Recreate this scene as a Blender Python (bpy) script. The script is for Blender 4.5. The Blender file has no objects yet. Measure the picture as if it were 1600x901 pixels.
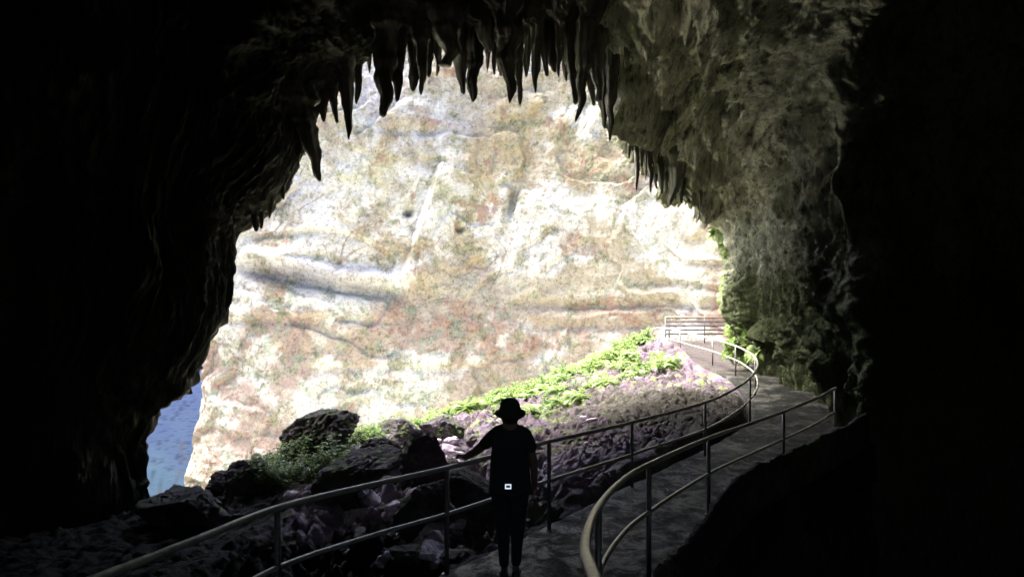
import bpy, bmesh, math, random
import numpy as np
from mathutils import Vector, Matrix

# ------------------------------------------------------------------ camera, light, exposure
sc = bpy.context.scene
C = sc.collection
F = 1600 * 26.0 / 36.0
H = 2.85
cam_d = bpy.data.cameras.new('camera')
cam = bpy.data.objects.new('camera', cam_d)
C.objects.link(cam)
cam.location = (0, 0, H)
cam.rotation_euler = (math.radians(90), 0, 0)
cam_d.lens = 26.0
cam_d.sensor_width = 36.0
cam_d.clip_start = 0.05
cam_d.clip_end = 2000
sc.camera = cam

SUN_DIR = Vector((-0.42, 0.17, 0.89)).normalized()      # towards the sun
elev = math.asin(SUN_DIR.z)
azim = math.atan2(SUN_DIR.x, SUN_DIR.y)
w = bpy.data.worlds.new('World'); sc.world = w
w.use_nodes = True
nt = w.node_tree
bg = nt.nodes['Background']
sky = nt.nodes.new('ShaderNodeTexSky')
sky.sky_type = 'NISHITA'; sky.sun_disc = False
sky.sun_elevation = elev; sky.sun_rotation = azim
sky.air_density = 1.0; sky.dust_density = 6.0; sky.ozone_density = 0.6
nt.links.new(sky.outputs[0], bg.inputs[0])
bg.inputs[1].default_value = 0.15
sl = bpy.data.lights.new('sun', 'SUN')
so = bpy.data.objects.new('sun', sl); C.objects.link(so)
sl.energy = 3.0; sl.angle = math.radians(24); sl.color = (1.0, 0.985, 0.955)
so.rotation_euler = (-SUN_DIR).to_track_quat('-Z', 'Y').to_euler()
so.location = (0, 60, 80)

vs = sc.view_settings
vs.view_transform = 'Standard'; vs.look = 'None'; vs.gamma = 1.0
vs.use_curve_mapping = False
vs.exposure = 3.7
cy = sc.cycles
cy.max_bounces = 8; cy.diffuse_bounces = 7; cy.glossy_bounces = 3; cy.transmission_bounces = 2
cy.use_denoising = True
cy.denoiser = 'OPENIMAGEDENOISE'
cy.denoising_input_passes = 'RGB_ALBEDO_NORMAL'
cy.use_adaptive_sampling = False
cy.sample_clamp_indirect = 6.0
cy.caustics_reflective = False; cy.caustics_refractive = False

rng = np.random.default_rng(7)
R = random.Random(11)

def P(px, py, d):
    return np.array([(px - 800.0) / F * d, d, H - (py - 450.5) / F * d])

# ------------------------------------------------------------------ noise
_g = rng.normal(size=(256, 3)); _g /= np.linalg.norm(_g, axis=1)[:, None]
_perm = rng.permutation(256); _perm = np.concatenate([_perm, _perm, _perm])

def perlin(p):
    p = np.asarray(p, dtype=np.float64)
    i = np.floor(p).astype(np.int64); f = p - i
    u = f * f * f * (f * (f * 6 - 15) + 10)
    i &= 255
    res = 0
    for dx in (0, 1):
        wx = u[:, 0] if dx else 1 - u[:, 0]
        px_ = _perm[(i[:, 0] + dx) & 255]
        for dy in (0, 1):
            wy = u[:, 1] if dy else 1 - u[:, 1]
            pxy = _perm[px_ + ((i[:, 1] + dy) & 255)]
            for dz in (0, 1):
                wz = u[:, 2] if dz else 1 - u[:, 2]
                g = _g[_perm[pxy + ((i[:, 2] + dz) & 255)]]
                d = g[:, 0] * (f[:, 0] - dx) + g[:, 1] * (f[:, 1] - dy) + g[:, 2] * (f[:, 2] - dz)
                res = res + wx * wy * wz * d
    return res * 1.6

def fbm(p, oct=4, gain=0.5):
    a, s, r = 1.0, 1.0, 0
    for k in range(oct):
        r = r + a * perlin(p * s + 17.3 * k); s *= 2.03; a *= gain
    return r

def ridged(p, oct=4, gain=0.5):
    a, s, r, t = 1.0, 1.0, 0, 0
    for k in range(oct):
        n = 1 - np.abs(perlin(p * s + 9.7 * k)) * 2
        r = r + a * n; t += a; s *= 2.1; a *= gain
    return r / t

def sstep(a, b, x):
    t = np.clip((x - a) / (b - a), 0, 1)
    return t * t * (3 - 2 * t)

# ------------------------------------------------------------------ mesh helpers
def mesh_obj(name, verts, faces, mat, parent=None, smooth=True, col=None, link=True):
    me = bpy.data.meshes.new(name)
    verts = np.asarray(verts, dtype=np.float32)
    if isinstance(faces, np.ndarray) and faces.ndim == 2:
        n = faces.shape[1]
        me.vertices.add(len(verts)); me.vertices.foreach_set('co', verts.ravel())
        me.loops.add(faces.size); me.loops.foreach_set('vertex_index', faces.ravel().astype(np.int32))
        me.polygons.add(len(faces))
        me.polygons.foreach_set('loop_start', np.arange(0, faces.size, n, dtype=np.int32))
        me.update(calc_edges=True)
    else:
        me.from_pydata([tuple(map(float, v)) for v in verts], [], faces)
    if smooth:
        me.polygons.foreach_set('use_smooth', np.ones(len(me.polygons), dtype=bool))
    if col is not None:
        at = me.attributes.new('tint', 'FLOAT_COLOR', 'POINT')
        c4 = np.ones((len(verts), 4), dtype=np.float32); c4[:, :col.shape[1]] = col
        at.data.foreach_set('color', c4.ravel())
    me.materials.append(mat)
    me.validate(); me.update()
    o = bpy.data.objects.new(name, me)
    if link: C.objects.link(o)
    if parent is not None: o.parent = parent
    return o

def grid_faces(nu, nv):
    i = np.arange(nu - 1)[:, None] * nv + np.arange(nv - 1)[None, :]
    i = i.ravel()
    return np.stack([i, i + 1, i + nv + 1, i + nv], axis=1)

def grid_normals(G):
    du = np.gradient(G, axis=0); dv = np.gradient(G, axis=1)
    n = np.cross(du, dv)
    return n / (np.linalg.norm(n, axis=2, keepdims=True) + 1e-9)

def crom(pts, t):
    """Catmull-Rom through pts (n, k) at parameters t in [0, n-1]."""
    pts = np.asarray(pts, dtype=float); n = len(pts)
    P_ = np.concatenate([[2 * pts[0] - pts[1]], pts, [2 * pts[-1] - pts[-2]]])
    i = np.clip(np.floor(t).astype(int), 0, n - 2); f = (t - i)
    sh = (-1,) + (1,) * (pts.ndim - 1); f = f.reshape(sh)
    a, b, c, d = P_[i], P_[i + 1], P_[i + 2], P_[i + 3]
    return 0.5 * ((2 * b) + (-a + c) * f + (2 * a - 5 * b + 4 * c - d) * f ** 2 + (-a + 3 * b - 3 * c + d) * f ** 3)

def tag(o, label=None, cat=None, group=None, kind=None):
    if label: o['label'] = label
    if cat: o['category'] = cat
    if group: o['group'] = group
    if kind: o['kind'] = kind
    return o

def empty(name, loc=(0, 0, 0)):
    o = bpy.data.objects.new(name, None); C.objects.link(o); o.location = loc
    o.empty_display_size = 0.2
    return o

def tube(path, r, seg=10, closed_ends=True):
    """verts, faces (list) for a tube along path (n,3)."""
    path = np.asarray(path, float); n = len(path)
    r = np.broadcast_to(r, (n,))
    T = np.gradient(path, axis=0); T /= np.linalg.norm(T, axis=1)[:, None] + 1e-9
    up = np.array([0, 0, 1.0])
    if abs(T[0] @ up) > 0.9: up = np.array([0, 1.0, 0])
    V = []; A = up - T[0] * (up @ T[0]); A /= np.linalg.norm(A)
    for k in range(n):
        A = A - T[k] * (A @ T[k]); A /= np.linalg.norm(A)
        B = np.cross(T[k], A)
        for s in range(seg):
            a = 2 * math.pi * s / seg
            V.append(path[k] + r[k] * (math.cos(a) * A + math.sin(a) * B))
    Fc = []
    for k in range(n - 1):
        for s in range(seg):
            s2 = (s + 1) % seg
            Fc.append((k * seg + s, k * seg + s2, (k + 1) * seg + s2, (k + 1) * seg + s))
    if closed_ends:
        Fc.append(tuple(range(seg))[::-1]); Fc.append(tuple((n - 1) * seg + s for s in range(seg)))
    return V, Fc

# ------------------------------------------------------------------ materials
def new_mat(name):
    m = bpy.data.materials.new(name); m.use_nodes = True
    t = m.node_tree; b = t.nodes['Principled BSDF']
    return m, t, b

def nnoise(t, scale, detail=6, rough=0.6, vec=None, dist=0.0):
    n = t.nodes.new('ShaderNodeTexNoise'); n.inputs['Scale'].default_value = scale
    n.inputs['Detail'].default_value = detail; n.inputs['Roughness'].default_value = rough
    n.inputs['Distortion'].default_value = dist
    if vec is not None: t.links.new(vec, n.inputs['Vector'])
    return n

def ramp(t, fac, stops):
    r = t.nodes.new('ShaderNodeValToRGB')
    while len(r.color_ramp.elements) < len(stops): r.color_ramp.elements.new(0.5)
    for e, (p, c) in zip(r.color_ramp.elements, stops):
        e.position = p
        e.color = (c, c, c, 1) if np.isscalar(c) else (*c, 1)
    t.links.new(fac, r.inputs[0])
    return r

def mix(t, fac, a, b, mode='MIX'):
    m = t.nodes.new('ShaderNodeMix'); m.data_type = 'RGBA'; m.blend_type = mode
    if hasattr(fac, 'links'): t.links.new(fac, m.inputs[0])
    else: m.inputs[0].default_value = fac
    for s, v in ((m.inputs[6], a), (m.inputs[7], b)):
        if hasattr(v, 'links'): t.links.new(v, s)
        else: s.default_value = (*v, 1)
    return m.outputs[2]

def coords(t, scale=(1, 1, 1)):
    g = t.nodes.new('ShaderNodeNewGeometry')
    m = t.nodes.new('ShaderNodeMapping'); m.inputs['Scale'].default_value = scale
    t.links.new(g.outputs['Position'], m.inputs['Vector'])
    return m.outputs[0]

def bump(t, b, h, strength, dist, prev=None):
    n = t.nodes.new('ShaderNodeBump'); n.inputs['Strength'].default_value = strength
    n.inputs['Distance'].default_value = dist
    t.links.new(h, n.inputs['Height'])
    if prev is not None: t.links.new(prev.outputs[0], n.inputs['Normal'])
    t.links.new(n.outputs[0], b.inputs['Normal'])
    return n

def rock_mat(name, c1, c2, c3, moss=None, scale=1.0, stretch=0.4, bumpd=0.05, rough=0.9, spec=0.2, moss_lo=.52, moss_hi=.62):
    m, t, b = new_mat(name)
    v = coords(t, (scale, scale, scale * stretch)); vi = coords(t, (scale,) * 3)
    n1 = nnoise(t, 0.7, 8, 0.65, v, 0.4); n2 = nnoise(t, 5, 8, 0.7, v)
    r1 = ramp(t, n1.outputs[0], [(0.3, c1), (0.5, c2), (0.7, c3)])
    r2 = ramp(t, n2.outputs[0], [(0.3, 0.6), (0.6, 1.0)])
    col = mix(t, 1.0, r1.outputs[0], r2.outputs[0], 'MULTIPLY')
    if moss:
        n3 = nnoise(t, 0.9, 8, 0.75, vi)
        r3 = ramp(t, n3.outputs[0], [(moss_lo, 0.0), (moss_hi, 1.0)])
        col = mix(t, r3.outputs[0], col, moss)
    t.links.new(col, b.inputs['Base Color'])
    b.inputs['Roughness'].default_value = rough
    b.inputs['Specular IOR Level'].default_value = spec
    nb = nnoise(t, 4, 10, 0.72, v); nb2 = nnoise(t, 22, 6, 0.7, vi)
    p = bump(t, b, nb.outputs[0], 1.0, bumpd * 3)
    bump(t, b, nb2.outputs[0], 0.8, bumpd * 0.6, p)
    return m

def stains(m, lo, sc_, st):
    t = m.node_tree; b = t.nodes['Principled BSDF']; old = b.inputs['Base Color'].links[0].from_socket
    n = nnoise(t, sc_, 9, .78, coords(t, (1, 1, st)), .6); r = ramp(t, n.outputs[0], [(.36, lo), (.43, .8), (.5, 1.0)])
    t.links.new(mix(t, 1.0, old, r.outputs[0], 'MULTIPLY'), b.inputs['Base Color'])
M_cave_shaded = rock_mat('shade-darkened cave rock', (.03, .03, .024), (.06, .059, .047), (.15, .147, .115), scale=1.0, stretch=0.2, bumpd=0.07)  # copy of the cave rock for roof and left wall, darkened as shade
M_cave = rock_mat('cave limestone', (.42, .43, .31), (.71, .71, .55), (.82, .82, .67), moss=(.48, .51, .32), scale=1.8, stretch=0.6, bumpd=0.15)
stains(M_cave, .34, 2.6, .5)
def wall_moss():
    t = M_cave.node_tree; b = t.nodes['Principled BSDF']
    old = b.inputs['Base Color'].links[0].from_socket
    g = t.nodes.new('ShaderNodeNewGeometry'); sp = t.nodes.new('ShaderNodeSeparateXYZ'); t.links.new(g.outputs['Position'], sp.inputs[0])
    n = nnoise(t, .8, 8, .75, coords(t, (1, 1, .4)))
    ml = t.nodes.new('ShaderNodeMath'); ml.operation = 'MULTIPLY_ADD'; ml.inputs[1].default_value = -5.0
    t.links.new(n.outputs[0], ml.inputs[0]); t.links.new(sp.outputs[2], ml.inputs[2])
    r = ramp(t, ml.outputs[0], [(0.0, .0), (1.0, 0.0)])
    mr = t.nodes.new('ShaderNodeMapRange'); mr.inputs['From Min'].default_value = 2.2; mr.inputs['From Max'].default_value = .2
    t.links.new(ml.outputs[0], mr.inputs[0]); t.nodes.remove(r)
    c = mix(t, mr.outputs[0], old, (.105, .125, .055))
    n5 = nnoise(t, 6, 8, .8, coords(t, (1, 1, .35))); r5 = ramp(t, n5.outputs[0], [(.40, .3), (.50, 1.0)])
    t.links.new(mix(t, 1.0, c, r5.outputs[0], 'MULTIPLY'), b.inputs['Base Color'])
wall_moss()
M_stal = rock_mat('stalactite calcite', (.045, .045, .034), (.085, .082, .062), (.22, .21, .16), scale=2.0, stretch=0.15, bumpd=0.04, rough=.7)
M_ground = rock_mat('ground rock', (.036, .026, .028), (.078, .054, .068), (.118, .096, .145), moss=(.12, .15, .05), scale=1.6, stretch=1.0, bumpd=0.05, moss_lo=.52, moss_hi=.6)
def ground_extra():
    t = M_ground.node_tree; b = t.nodes['Principled BSDF']
    old = b.inputs['Base Color'].links[0].from_socket
    a = t.nodes.new('ShaderNodeAttribute'); a.attribute_name = 'tint'
    s_ = t.nodes.new('ShaderNodeSeparateColor'); t.links.new(a.outputs['Color'], s_.inputs[0])
    n = nnoise(t, 2.2, 8, .75, coords(t)); ad = t.nodes.new('ShaderNodeMath'); ad.operation = 'MULTIPLY_ADD'
    ad.inputs[1].default_value = .55; t.links.new(s_.outputs[1], ad.inputs[0]); t.links.new(n.outputs[0], ad.inputs[2])
    rm = ramp(t, ad.outputs[0], [(.62, 0.0), (.80, 1.0)])
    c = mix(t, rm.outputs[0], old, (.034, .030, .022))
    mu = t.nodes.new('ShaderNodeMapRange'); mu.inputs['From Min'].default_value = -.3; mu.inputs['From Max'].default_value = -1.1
    t.links.new(s_.outputs[1], mu.inputs[0]); c = mix(t, mu.outputs[0], c, (.022, .020, .016))  # inner left floor darkened to stand in for cave shade
    n2 = nnoise(t, .3, 6, .7, coords(t)); r2 = ramp(t, n2.outputs[0], [(.4, (.74, .71, .62)), (.6, (.60, .60, .46))])  # pale outer floor, added to bounce light inside
    c = mix(t, s_.outputs[0], c, r2.outputs[0])
    n6 = nnoise(t, 3.0, 6, .7, coords(t)); r6 = ramp(t, n6.outputs[0], [(.35, (.20, .14, .18)), (.6, (.56, .47, .60))])
    ad2 = t.nodes.new('ShaderNodeMath'); ad2.operation = 'MULTIPLY'; ad2.use_clamp = True
    t.links.new(s_.outputs[2], ad2.inputs[0]); im = t.nodes.new('ShaderNodeMath'); im.operation = 'SUBTRACT'; im.inputs[0].default_value = .8; im.use_clamp = True
    t.links.new(mu.outputs[0], im.inputs[1]); t.links.new(im.outputs[0], ad2.inputs[1])
    c = mix(t, ad2.outputs[0], c, r6.outputs[0])
    t.links.new(c, b.inputs['Base Color'])
ground_extra()
M_bould = rock_mat('boulder rock', (.04, .034, .036), (.075, .064, .07), (.18, .155, .17), moss=(.07, .10, .03), scale=2.2, stretch=0.8, bumpd=0.03, moss_lo=.5, moss_hi=.6)
M_rubble = rock_mat('rubble rock', (.36, .28, .34), (.60, .50, .60), (.76, .70, .78), scale=3, stretch=1, bumpd=0.02)

def concrete_mat():
    m, t, b = new_mat('damp concrete with lit end'); b.inputs['Specular IOR Level'].default_value = .06
    v = coords(t)
    v2 = coords(t, (1.7, 1.5, 1))
    n = nnoise(t, 1.4, 8, 0.7, v); n2 = nnoise(t, 9, 8, 0.7, v); n3 = nnoise(t, 1.8, 7, 0.75, v2, 0.6)
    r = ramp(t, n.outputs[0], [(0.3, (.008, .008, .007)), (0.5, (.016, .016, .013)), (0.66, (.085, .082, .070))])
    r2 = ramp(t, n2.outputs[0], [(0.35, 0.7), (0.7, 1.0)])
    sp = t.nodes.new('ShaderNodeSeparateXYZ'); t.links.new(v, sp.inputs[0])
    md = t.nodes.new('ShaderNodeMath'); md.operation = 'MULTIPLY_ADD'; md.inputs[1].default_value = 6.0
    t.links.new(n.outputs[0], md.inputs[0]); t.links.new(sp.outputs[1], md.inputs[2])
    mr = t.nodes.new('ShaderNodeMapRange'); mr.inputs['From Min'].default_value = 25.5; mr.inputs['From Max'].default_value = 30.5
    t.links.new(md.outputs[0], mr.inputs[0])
    lit_end = ramp(t, n.outputs[0], [(0.3, (.023, .0185, .017)), (0.7, (.040, .033, .030))])
    cc = mix(t, mr.outputs[0], r.outputs[0], lit_end.outputs[0])  # cave shade and brighter light outside are painted into the path colour
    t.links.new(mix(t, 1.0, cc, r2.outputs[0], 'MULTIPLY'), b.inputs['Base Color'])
    rr = ramp(t, n3.outputs[0], [(0.44, 0.85), (0.56, 0.38)])
    t.links.new(rr.outputs[0], b.inputs['Roughness'])
    p = bump(t, b, n3.outputs[0], 0.9, 0.06)
    bump(t, b, n2.outputs[0], 0.7, 0.02, p)
    return m
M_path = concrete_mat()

def cliff_mat():
    m, t, b = new_mat('cliff limestone')
    a = t.nodes.new('ShaderNodeAttribute'); a.attribute_name = 'tint'
    v = coords(t, (1, 1, 1.8)); vi = coords(t)
    n = nnoise(t, 0.9, 10, 0.8, vi); n2 = nnoise(t, 0.35, 8, 0.7, v, 1.0)
    r = ramp(t, n.outputs[0], [(0.34, 0.5), (0.45, 0.92), (0.6, 1.0)])
    n4 = nnoise(t, 3.2, 6, 0.85, vi); r4 = ramp(t, n4.outputs[0], [(0.35, 0.3), (0.43, 1.0)])
    c = mix(t, 1.0, a.outputs['Color'], r.outputs[0], 'MULTIPLY')
    c = mix(t, 1.0, c, r4.outputs[0], 'MULTIPLY')
    r2 = ramp(t, n2.outputs[0], [(0.35, (0.86, 0.80, 0.74)), (0.6, (1, 1, 1))])
    c = mix(t, 1.0, c, r2.outputs[0], 'MULTIPLY')
    # thin cracks at two scales
    for sc_, st_, w_, k_ in ((.22, 2.6, .006, .38), (.75, 1.8, .009, .5)):
        nc = nnoise(t, sc_, 7, .62, coords(t, (1, 1, st_)), .8)
        sb = t.nodes.new('ShaderNodeMath'); sb.operation = 'SUBTRACT'; sb.inputs[1].default_value = .5; t.links.new(nc.outputs[0], sb.inputs[0])
        ab = t.nodes.new('ShaderNodeMath'); ab.operation = 'ABSOLUTE'; t.links.new(sb.outputs[0], ab.inputs[0])
        rc_ = ramp(t, ab.outputs[0], [(0.0, (k_, k_ * .86, k_ * .8)), (w_, (1, 1, 1))])
        c = mix(t, .85, c, mix(t, 1.0, c, rc_.outputs[0], 'MULTIPLY'))
    # veins and cracks
    vr = t.nodes.new('ShaderNodeTexVoronoi'); vr.feature = 'DISTANCE_TO_EDGE'; vr.inputs['Scale'].default_value = 0.28
    nd = nnoise(t, 0.5, 6, 0.7, vi)
    vm = t.nodes.new('ShaderNodeVectorMath'); vm.operation = 'MULTIPLY_ADD'
    vm.inputs[1].default_value = (3, 3, 3)
    t.links.new(nd.outputs['Color'], vm.inputs[0]); t.links.new(v, vm.inputs[2])
    t.links.new(vm.outputs[0], vr.inputs['Vector'])
    r3 = ramp(t, vr.outputs[0], [(0.0, 0.62), (0.025, 1.0)])
    c = mix(t, 0.6, c, mix(t, 1.0, c, r3.outputs[0], 'MULTIPLY'))
    sp = t.nodes.new('ShaderNodeSeparateXYZ'); t.links.new(vi, sp.inputs[0])
    mr = t.nodes.new('ShaderNodeMapRange'); mr.inputs['From Min'].default_value = 106; mr.inputs['From Max'].default_value = 112
    t.links.new(sp.outputs[1], mr.inputs[0]); c = mix(t, mr.outputs[0], c, a.outputs['Color'])
    t.links.new(c, b.inputs['Base Color'])
    b.inputs['Roughness'].default_value = 0.95; b.inputs['Specular IOR Level'].default_value = 0.1
    nb = nnoise(t, 1.1, 10, 0.78, v)
    p = bump(t, b, nb.outputs[0], 1.0, 0.30)
    bump(t, b, r3.outputs[0], 0.4, 0.15, p)
    return m
M_cliff = cliff_mat()

def plain(name, c, rough=.6, metal=0.0, spec=.5, noise=0.0, nscale=20):
    m, t, b = new_mat(name)
    b.inputs['Base Color'].default_value = (*c, 1); b.inputs['Roughness'].default_value = rough
    b.inputs['Metallic'].default_value = metal; b.inputs['Specular IOR Level'].default_value = spec
    if noise:
        v = coords(t); n = nnoise(t, nscale, 6, .7, v)
        r = ramp(t, n.outputs[0], [(.35, tuple(x * (1 - noise) for x in c)), (.65, c)])
        t.links.new(r.outputs[0], b.inputs['Base Color'])
        bump(t, b, n.outputs[0], .3, .01)
    return m
M_rail = plain('painted steel tube', (.42, .41, .33), .36, .15, .5, .3, 14)
M_post = plain('dark steel post', (.14, .13, .115), .45, 0.0, .5, .5, 25)
M_barrier = plain('rusty pink steel', (.12, .085, .08), .7, 0, .4, .3, 10)

def leaf_mat(name, c1, c2):
    m, t, b = new_mat(name)
    v = coords(t); n = nnoise(t, 2.5, 3, .6, v)
    r = ramp(t, n.outputs[0], [(.35, c1), (.65, c2)])
    t.links.new(r.outputs[0], b.inputs['Base Color'])
    b.inputs['Roughness'].default_value = .55
    b.inputs['Specular IOR Level'].default_value = .3
    tr = t.nodes.new('ShaderNodeBsdfTranslucent'); t.links.new(r.outputs[0], tr.inputs[0])
    ms = t.nodes.new('ShaderNodeMixShader'); ms.inputs[0].default_value = .4
    out = t.nodes['Material Output']
    t.links.new(b.outputs[0], ms.inputs[1]); t.links.new(tr.outputs[0], ms.inputs[2])
    t.links.new(ms.outputs[0], out.inputs[0])
    return m
M_leaf = leaf_mat('fern green', (.085, .14, .03), (.20, .27, .08))
M_leafd = leaf_mat('leaf green', (.05, .09, .02), (.13, .20, .055))

# ------------------------------------------------------------------ path edges and ground height
LE = np.array([(-2.7, -6), (-2.6, 0), (-2.35, 3), (-1.85, 5.6), (-.75, 7.3), (.30, 8.7), (1.55, 10.5), (3.05, 12.6), (4.8, 15.3), (5.65, 17.6), (6.4, 20.6), (7.0, 24), (7.05, 27.5), (6.9, 31.5), (6.2, 34.4), (6.2, 37), (6.5, 40.5)], float)
RE = np.array([(0.8, -6), (0.7, 0), (.62, 2.7), (.95, 5.5), (1.62, 6.9), (2.85, 9.2), (4.5, 11.2), (6.4, 13.5), (7.9, 16), (8.9, 18.6), (9.3, 21), (9.4, 24), (9.6, 27), (10.6, 30), (12, 33), (13, 36), (13.5, 40.5)], float)
tt = np.linspace(0, len(LE) - 1, 260)
LEs, REs = crom(LE, tt), crom(RE, tt)
poly = np.concatenate([LEs, REs[::-1]])

def path_z(y):
    y = np.asarray(y, float)
    a = 6.9 - y
    return np.where(a > 0, 0.215 * (np.sqrt(a * a + .3) - .55).clip(0), 0.0)

def inside(x, y, pl):
    c = np.zeros(x.shape, bool); n = len(pl); j = n - 1
    for i in range(n):
        xi, yi = pl[i]; xj, yj = pl[j]
        if yi != yj:
            c ^= ((yi > y) != (yj > y)) & (x < (xj - xi) * (y - yi) / (yj - yi) + xi)
        j = i
    return c

def dist_poly(x, y, pl):
    best = np.full(x.shape, 1e9)
    for i in range(len(pl) - 1):
        a = pl[i]; d = pl[i + 1] - a; L = d @ d + 1e-9
        t = np.clip(((x - a[0]) * d[0] + (y - a[1]) * d[1]) / L, 0, 1)
        q = (x - a[0] - t * d[0]) ** 2 + (y - a[1] - t * d[1]) ** 2
        best = np.minimum(best, q)
    return np.sqrt(best)

ridge_px = [(1012, 532, 34), (960, 557, 31.5), (900, 588, 29), (850, 606, 27), (790, 628, 25), (740, 643, 23.5), (680, 660, 22),
            (600, 676, 20), (520, 700, 18), (440, 722, 17), (340, 754, 15.8), (290, 774, 15.3), (240, 788, 15)]
cp = [P(*a) for a in ridge_px]
cp += [P(*a) for a in [(990, 572, 27), (1060, 580, 26), (1000, 600, 22), (1040, 618, 18.5), (1090, 645, 16), (900, 640, 20), (900, 700, 14.3),
                       (960, 690, 13.2), (800, 705, 15.5), (830, 770, 10.3), (700, 700, 17), (700, 765, 13), (620, 705, 16), (620, 800, 11.5),
                       (520, 800, 12), (500, 860, 10.5), (400, 810, 13), (300, 850, 11), (200, 901, 9), (750, 820, 9.3), (1140, 640, 16.5)]]
for (x, y, z) in list(map(tuple, cp[:13])):
    cp.append(np.array([x - 2, y + 5, z - 4.5])); cp.append(np.array([x - 4, y + 14, z - 10]))
cp += [np.array(a, float) for a in [(-7, 6, -.8), (-12, 4, -.7), (-12, 12, -1.5), (-9, -2, .2), (-3.5, 0, .6), (-3.3, 4.5, -.1), (-14, 22, -5), (-20, 30, -12),
                                    (9.5, 20, .05), (9.5, 26, .05), (13, 33, .2), (16, 30, 1), (14, 40, -.5), (7, 42, -1.5), (10, 50, -9), (22, 40, 0), (-10, 60, -22), (10, 65, -18), (30, 55, -10)]]
cp = np.array(cp)
def _tp(r2):
    return 0.5 * r2 * np.log(r2 + 1e-6)
_d2 = ((cp[:, None, :2] - cp[None, :, :2]) ** 2).sum(2)
_K = _tp(_d2) + np.eye(len(cp)) * 1.5
_Pm = np.c_[np.ones(len(cp)), cp[:, :2]]
_A = np.block([[_K, _Pm], [_Pm.T, np.zeros((3, 3))]])
_w = np.linalg.solve(_A, np.r_[cp[:, 2], 0, 0, 0])

def ground(x, y, detail=True):
    x = np.atleast_1d(np.asarray(x, float)); y = np.atleast_1d(np.asarray(y, float))
    xs, ys = x.ravel(), y.ravel()
    z = np.zeros(xs.shape)
    for i in range(len(cp)):
        z += _w[i] * _tp((xs - cp[i, 0]) ** 2 + (ys - cp[i, 1]) ** 2)
    z += _w[-3] + _w[-2] * xs + _w[-1] * ys
    far = sstep(36, 46, ys) + sstep(14, 26, np.abs(xs - 2)) * sstep(24, 30, ys)
    far = np.clip(far, 0, 1)
    yy_ = np.clip(ys, 10, 110)
    floor_ = -1.5 - yy_ * np.interp(xs / yy_, [-.55, -.42, -.17, .09, .2, .3], [.42, .34, .24, .15, .10, .08])  # valley floor shaped out of sight to bounce light into the cave
    z = z * (1 - far) + floor_ * far
    z = np.clip(z, -50, 3)
    z = np.where(ys < 26, np.clip(z, -30, .6 + (.5 * (3 - ys)).clip(0)), z)
    p3 = np.c_[xs, ys, np.zeros_like(xs)]
    dp = dist_poly(xs, ys, poly); ins = inside(xs, ys, poly)
    rough = 1.0 - 1.15 * sstep(-3.0, -4.4, xs) * sstep(15.5, 13.5, ys) - .30 * np.exp(-((xs - 3.5) ** 2 / 14 + (ys - 18) ** 2 / 30)) + .7 * sstep(1.5, -1, xs) * sstep(19, 16, ys)
    if detail:
        sm = np.exp(-(((xs - 3.5) / 3.2) ** 2 + ((ys - 19) / 8) ** 2)) 
        rough = rough * (1 - .55 * sm)
        n = .30 * ridged(p3 * .55, 3) + .18 * (ridged(p3 * 1.7 + 5, 5, .6) - .3) + .07 * fbm(p3 * 6, 4, .7)
        w_ = fbm(p3 * .8 + 31, 2)
        n -= .12 * np.abs(perlin(p3 * 3.1 + w_[:, None])) * 2
        rx = xs * .45 + ys * .9; ry = xs * .9 - ys * .45
        n += .18 * (ridged(np.c_[rx * .7, ry * 2.2, xs * 0 + 7], 4, .6) - .4)
        n += sm * (.30 * ridged(np.c_[xs * .9 + ys * .35, ys * .30 - xs * .12, xs * 0 + 3], 4, .55) + .17 * fbm(p3 * 3.2, 5, .75))
        z = z + (n - .38) * rough * (.25 + .75 * sstep(0, .7, dp))
    # pit to the right of the path
    pitpoly = np.concatenate([REs[REs[:, 1] < 14.2] + [.0, .0], [(8, 14.6), (9, 15), (20, 15), (30, -6)]])
    pin = inside(xs, ys, pitpoly)
    pd = dist_poly(xs, ys, pitpoly)
    z = np.where(pin, z + (-3.8 - z) * sstep(0.10, .22, pd), z)
    # under / beside the path
    pz = path_z(ys)
    z = np.where(ins, pz - .14, np.where(pin, z, (pz - .10) + (z - pz + .10) * sstep(0.0, .30, dp)))
    return z.reshape(x.shape)

xs = np.concatenate([[-260, -120, -70, -45, -30, -22, -17], np.arange(-14, -9, .2), np.arange(-9, 9.5, .062), np.arange(9.5, 15, .2), [17, 22, 30, 45, 70, 120, 260]])
ys = np.concatenate([[-160, -60, -25], np.arange(-12, 6, .5), np.arange(6, 20, .06), np.arange(20, 36, .085), np.arange(36, 48, .3), [50, 55, 60, 66, 74, 84, 100, 140, 260]])
X, Y = np.meshgrid(xs, ys, indexing='ij')
Z = ground(X.ravel(), Y.ravel()).reshape(X.shape)
G = np.stack([X, Y, Z], 2)
# small sideways push so that slopes are not pure height fields
nn = grid_normals(G); fl = G.reshape(-1, 3)
rgh = (np.abs(X) < 14) & (Y > 6) & (Y < 40)
dpv = dist_poly(fl[:, 0], fl[:, 1], poly).reshape(X.shape); insv = inside(fl[:, 0], fl[:, 1], poly).reshape(X.shape)
amp = (.05 * ridged(fl * [1.6, 1.6, 2.2] + 3, 4, .6) + .045 * fbm(fl * 7, 4, .75)).reshape(X.shape) * rgh * (1 - .8 * sstep(-3, -4.4, X) * sstep(15.5, 13.5, Y)) * sstep(.2, 1, dpv) * (~insv)
G = G + nn * amp[..., None]
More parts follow.
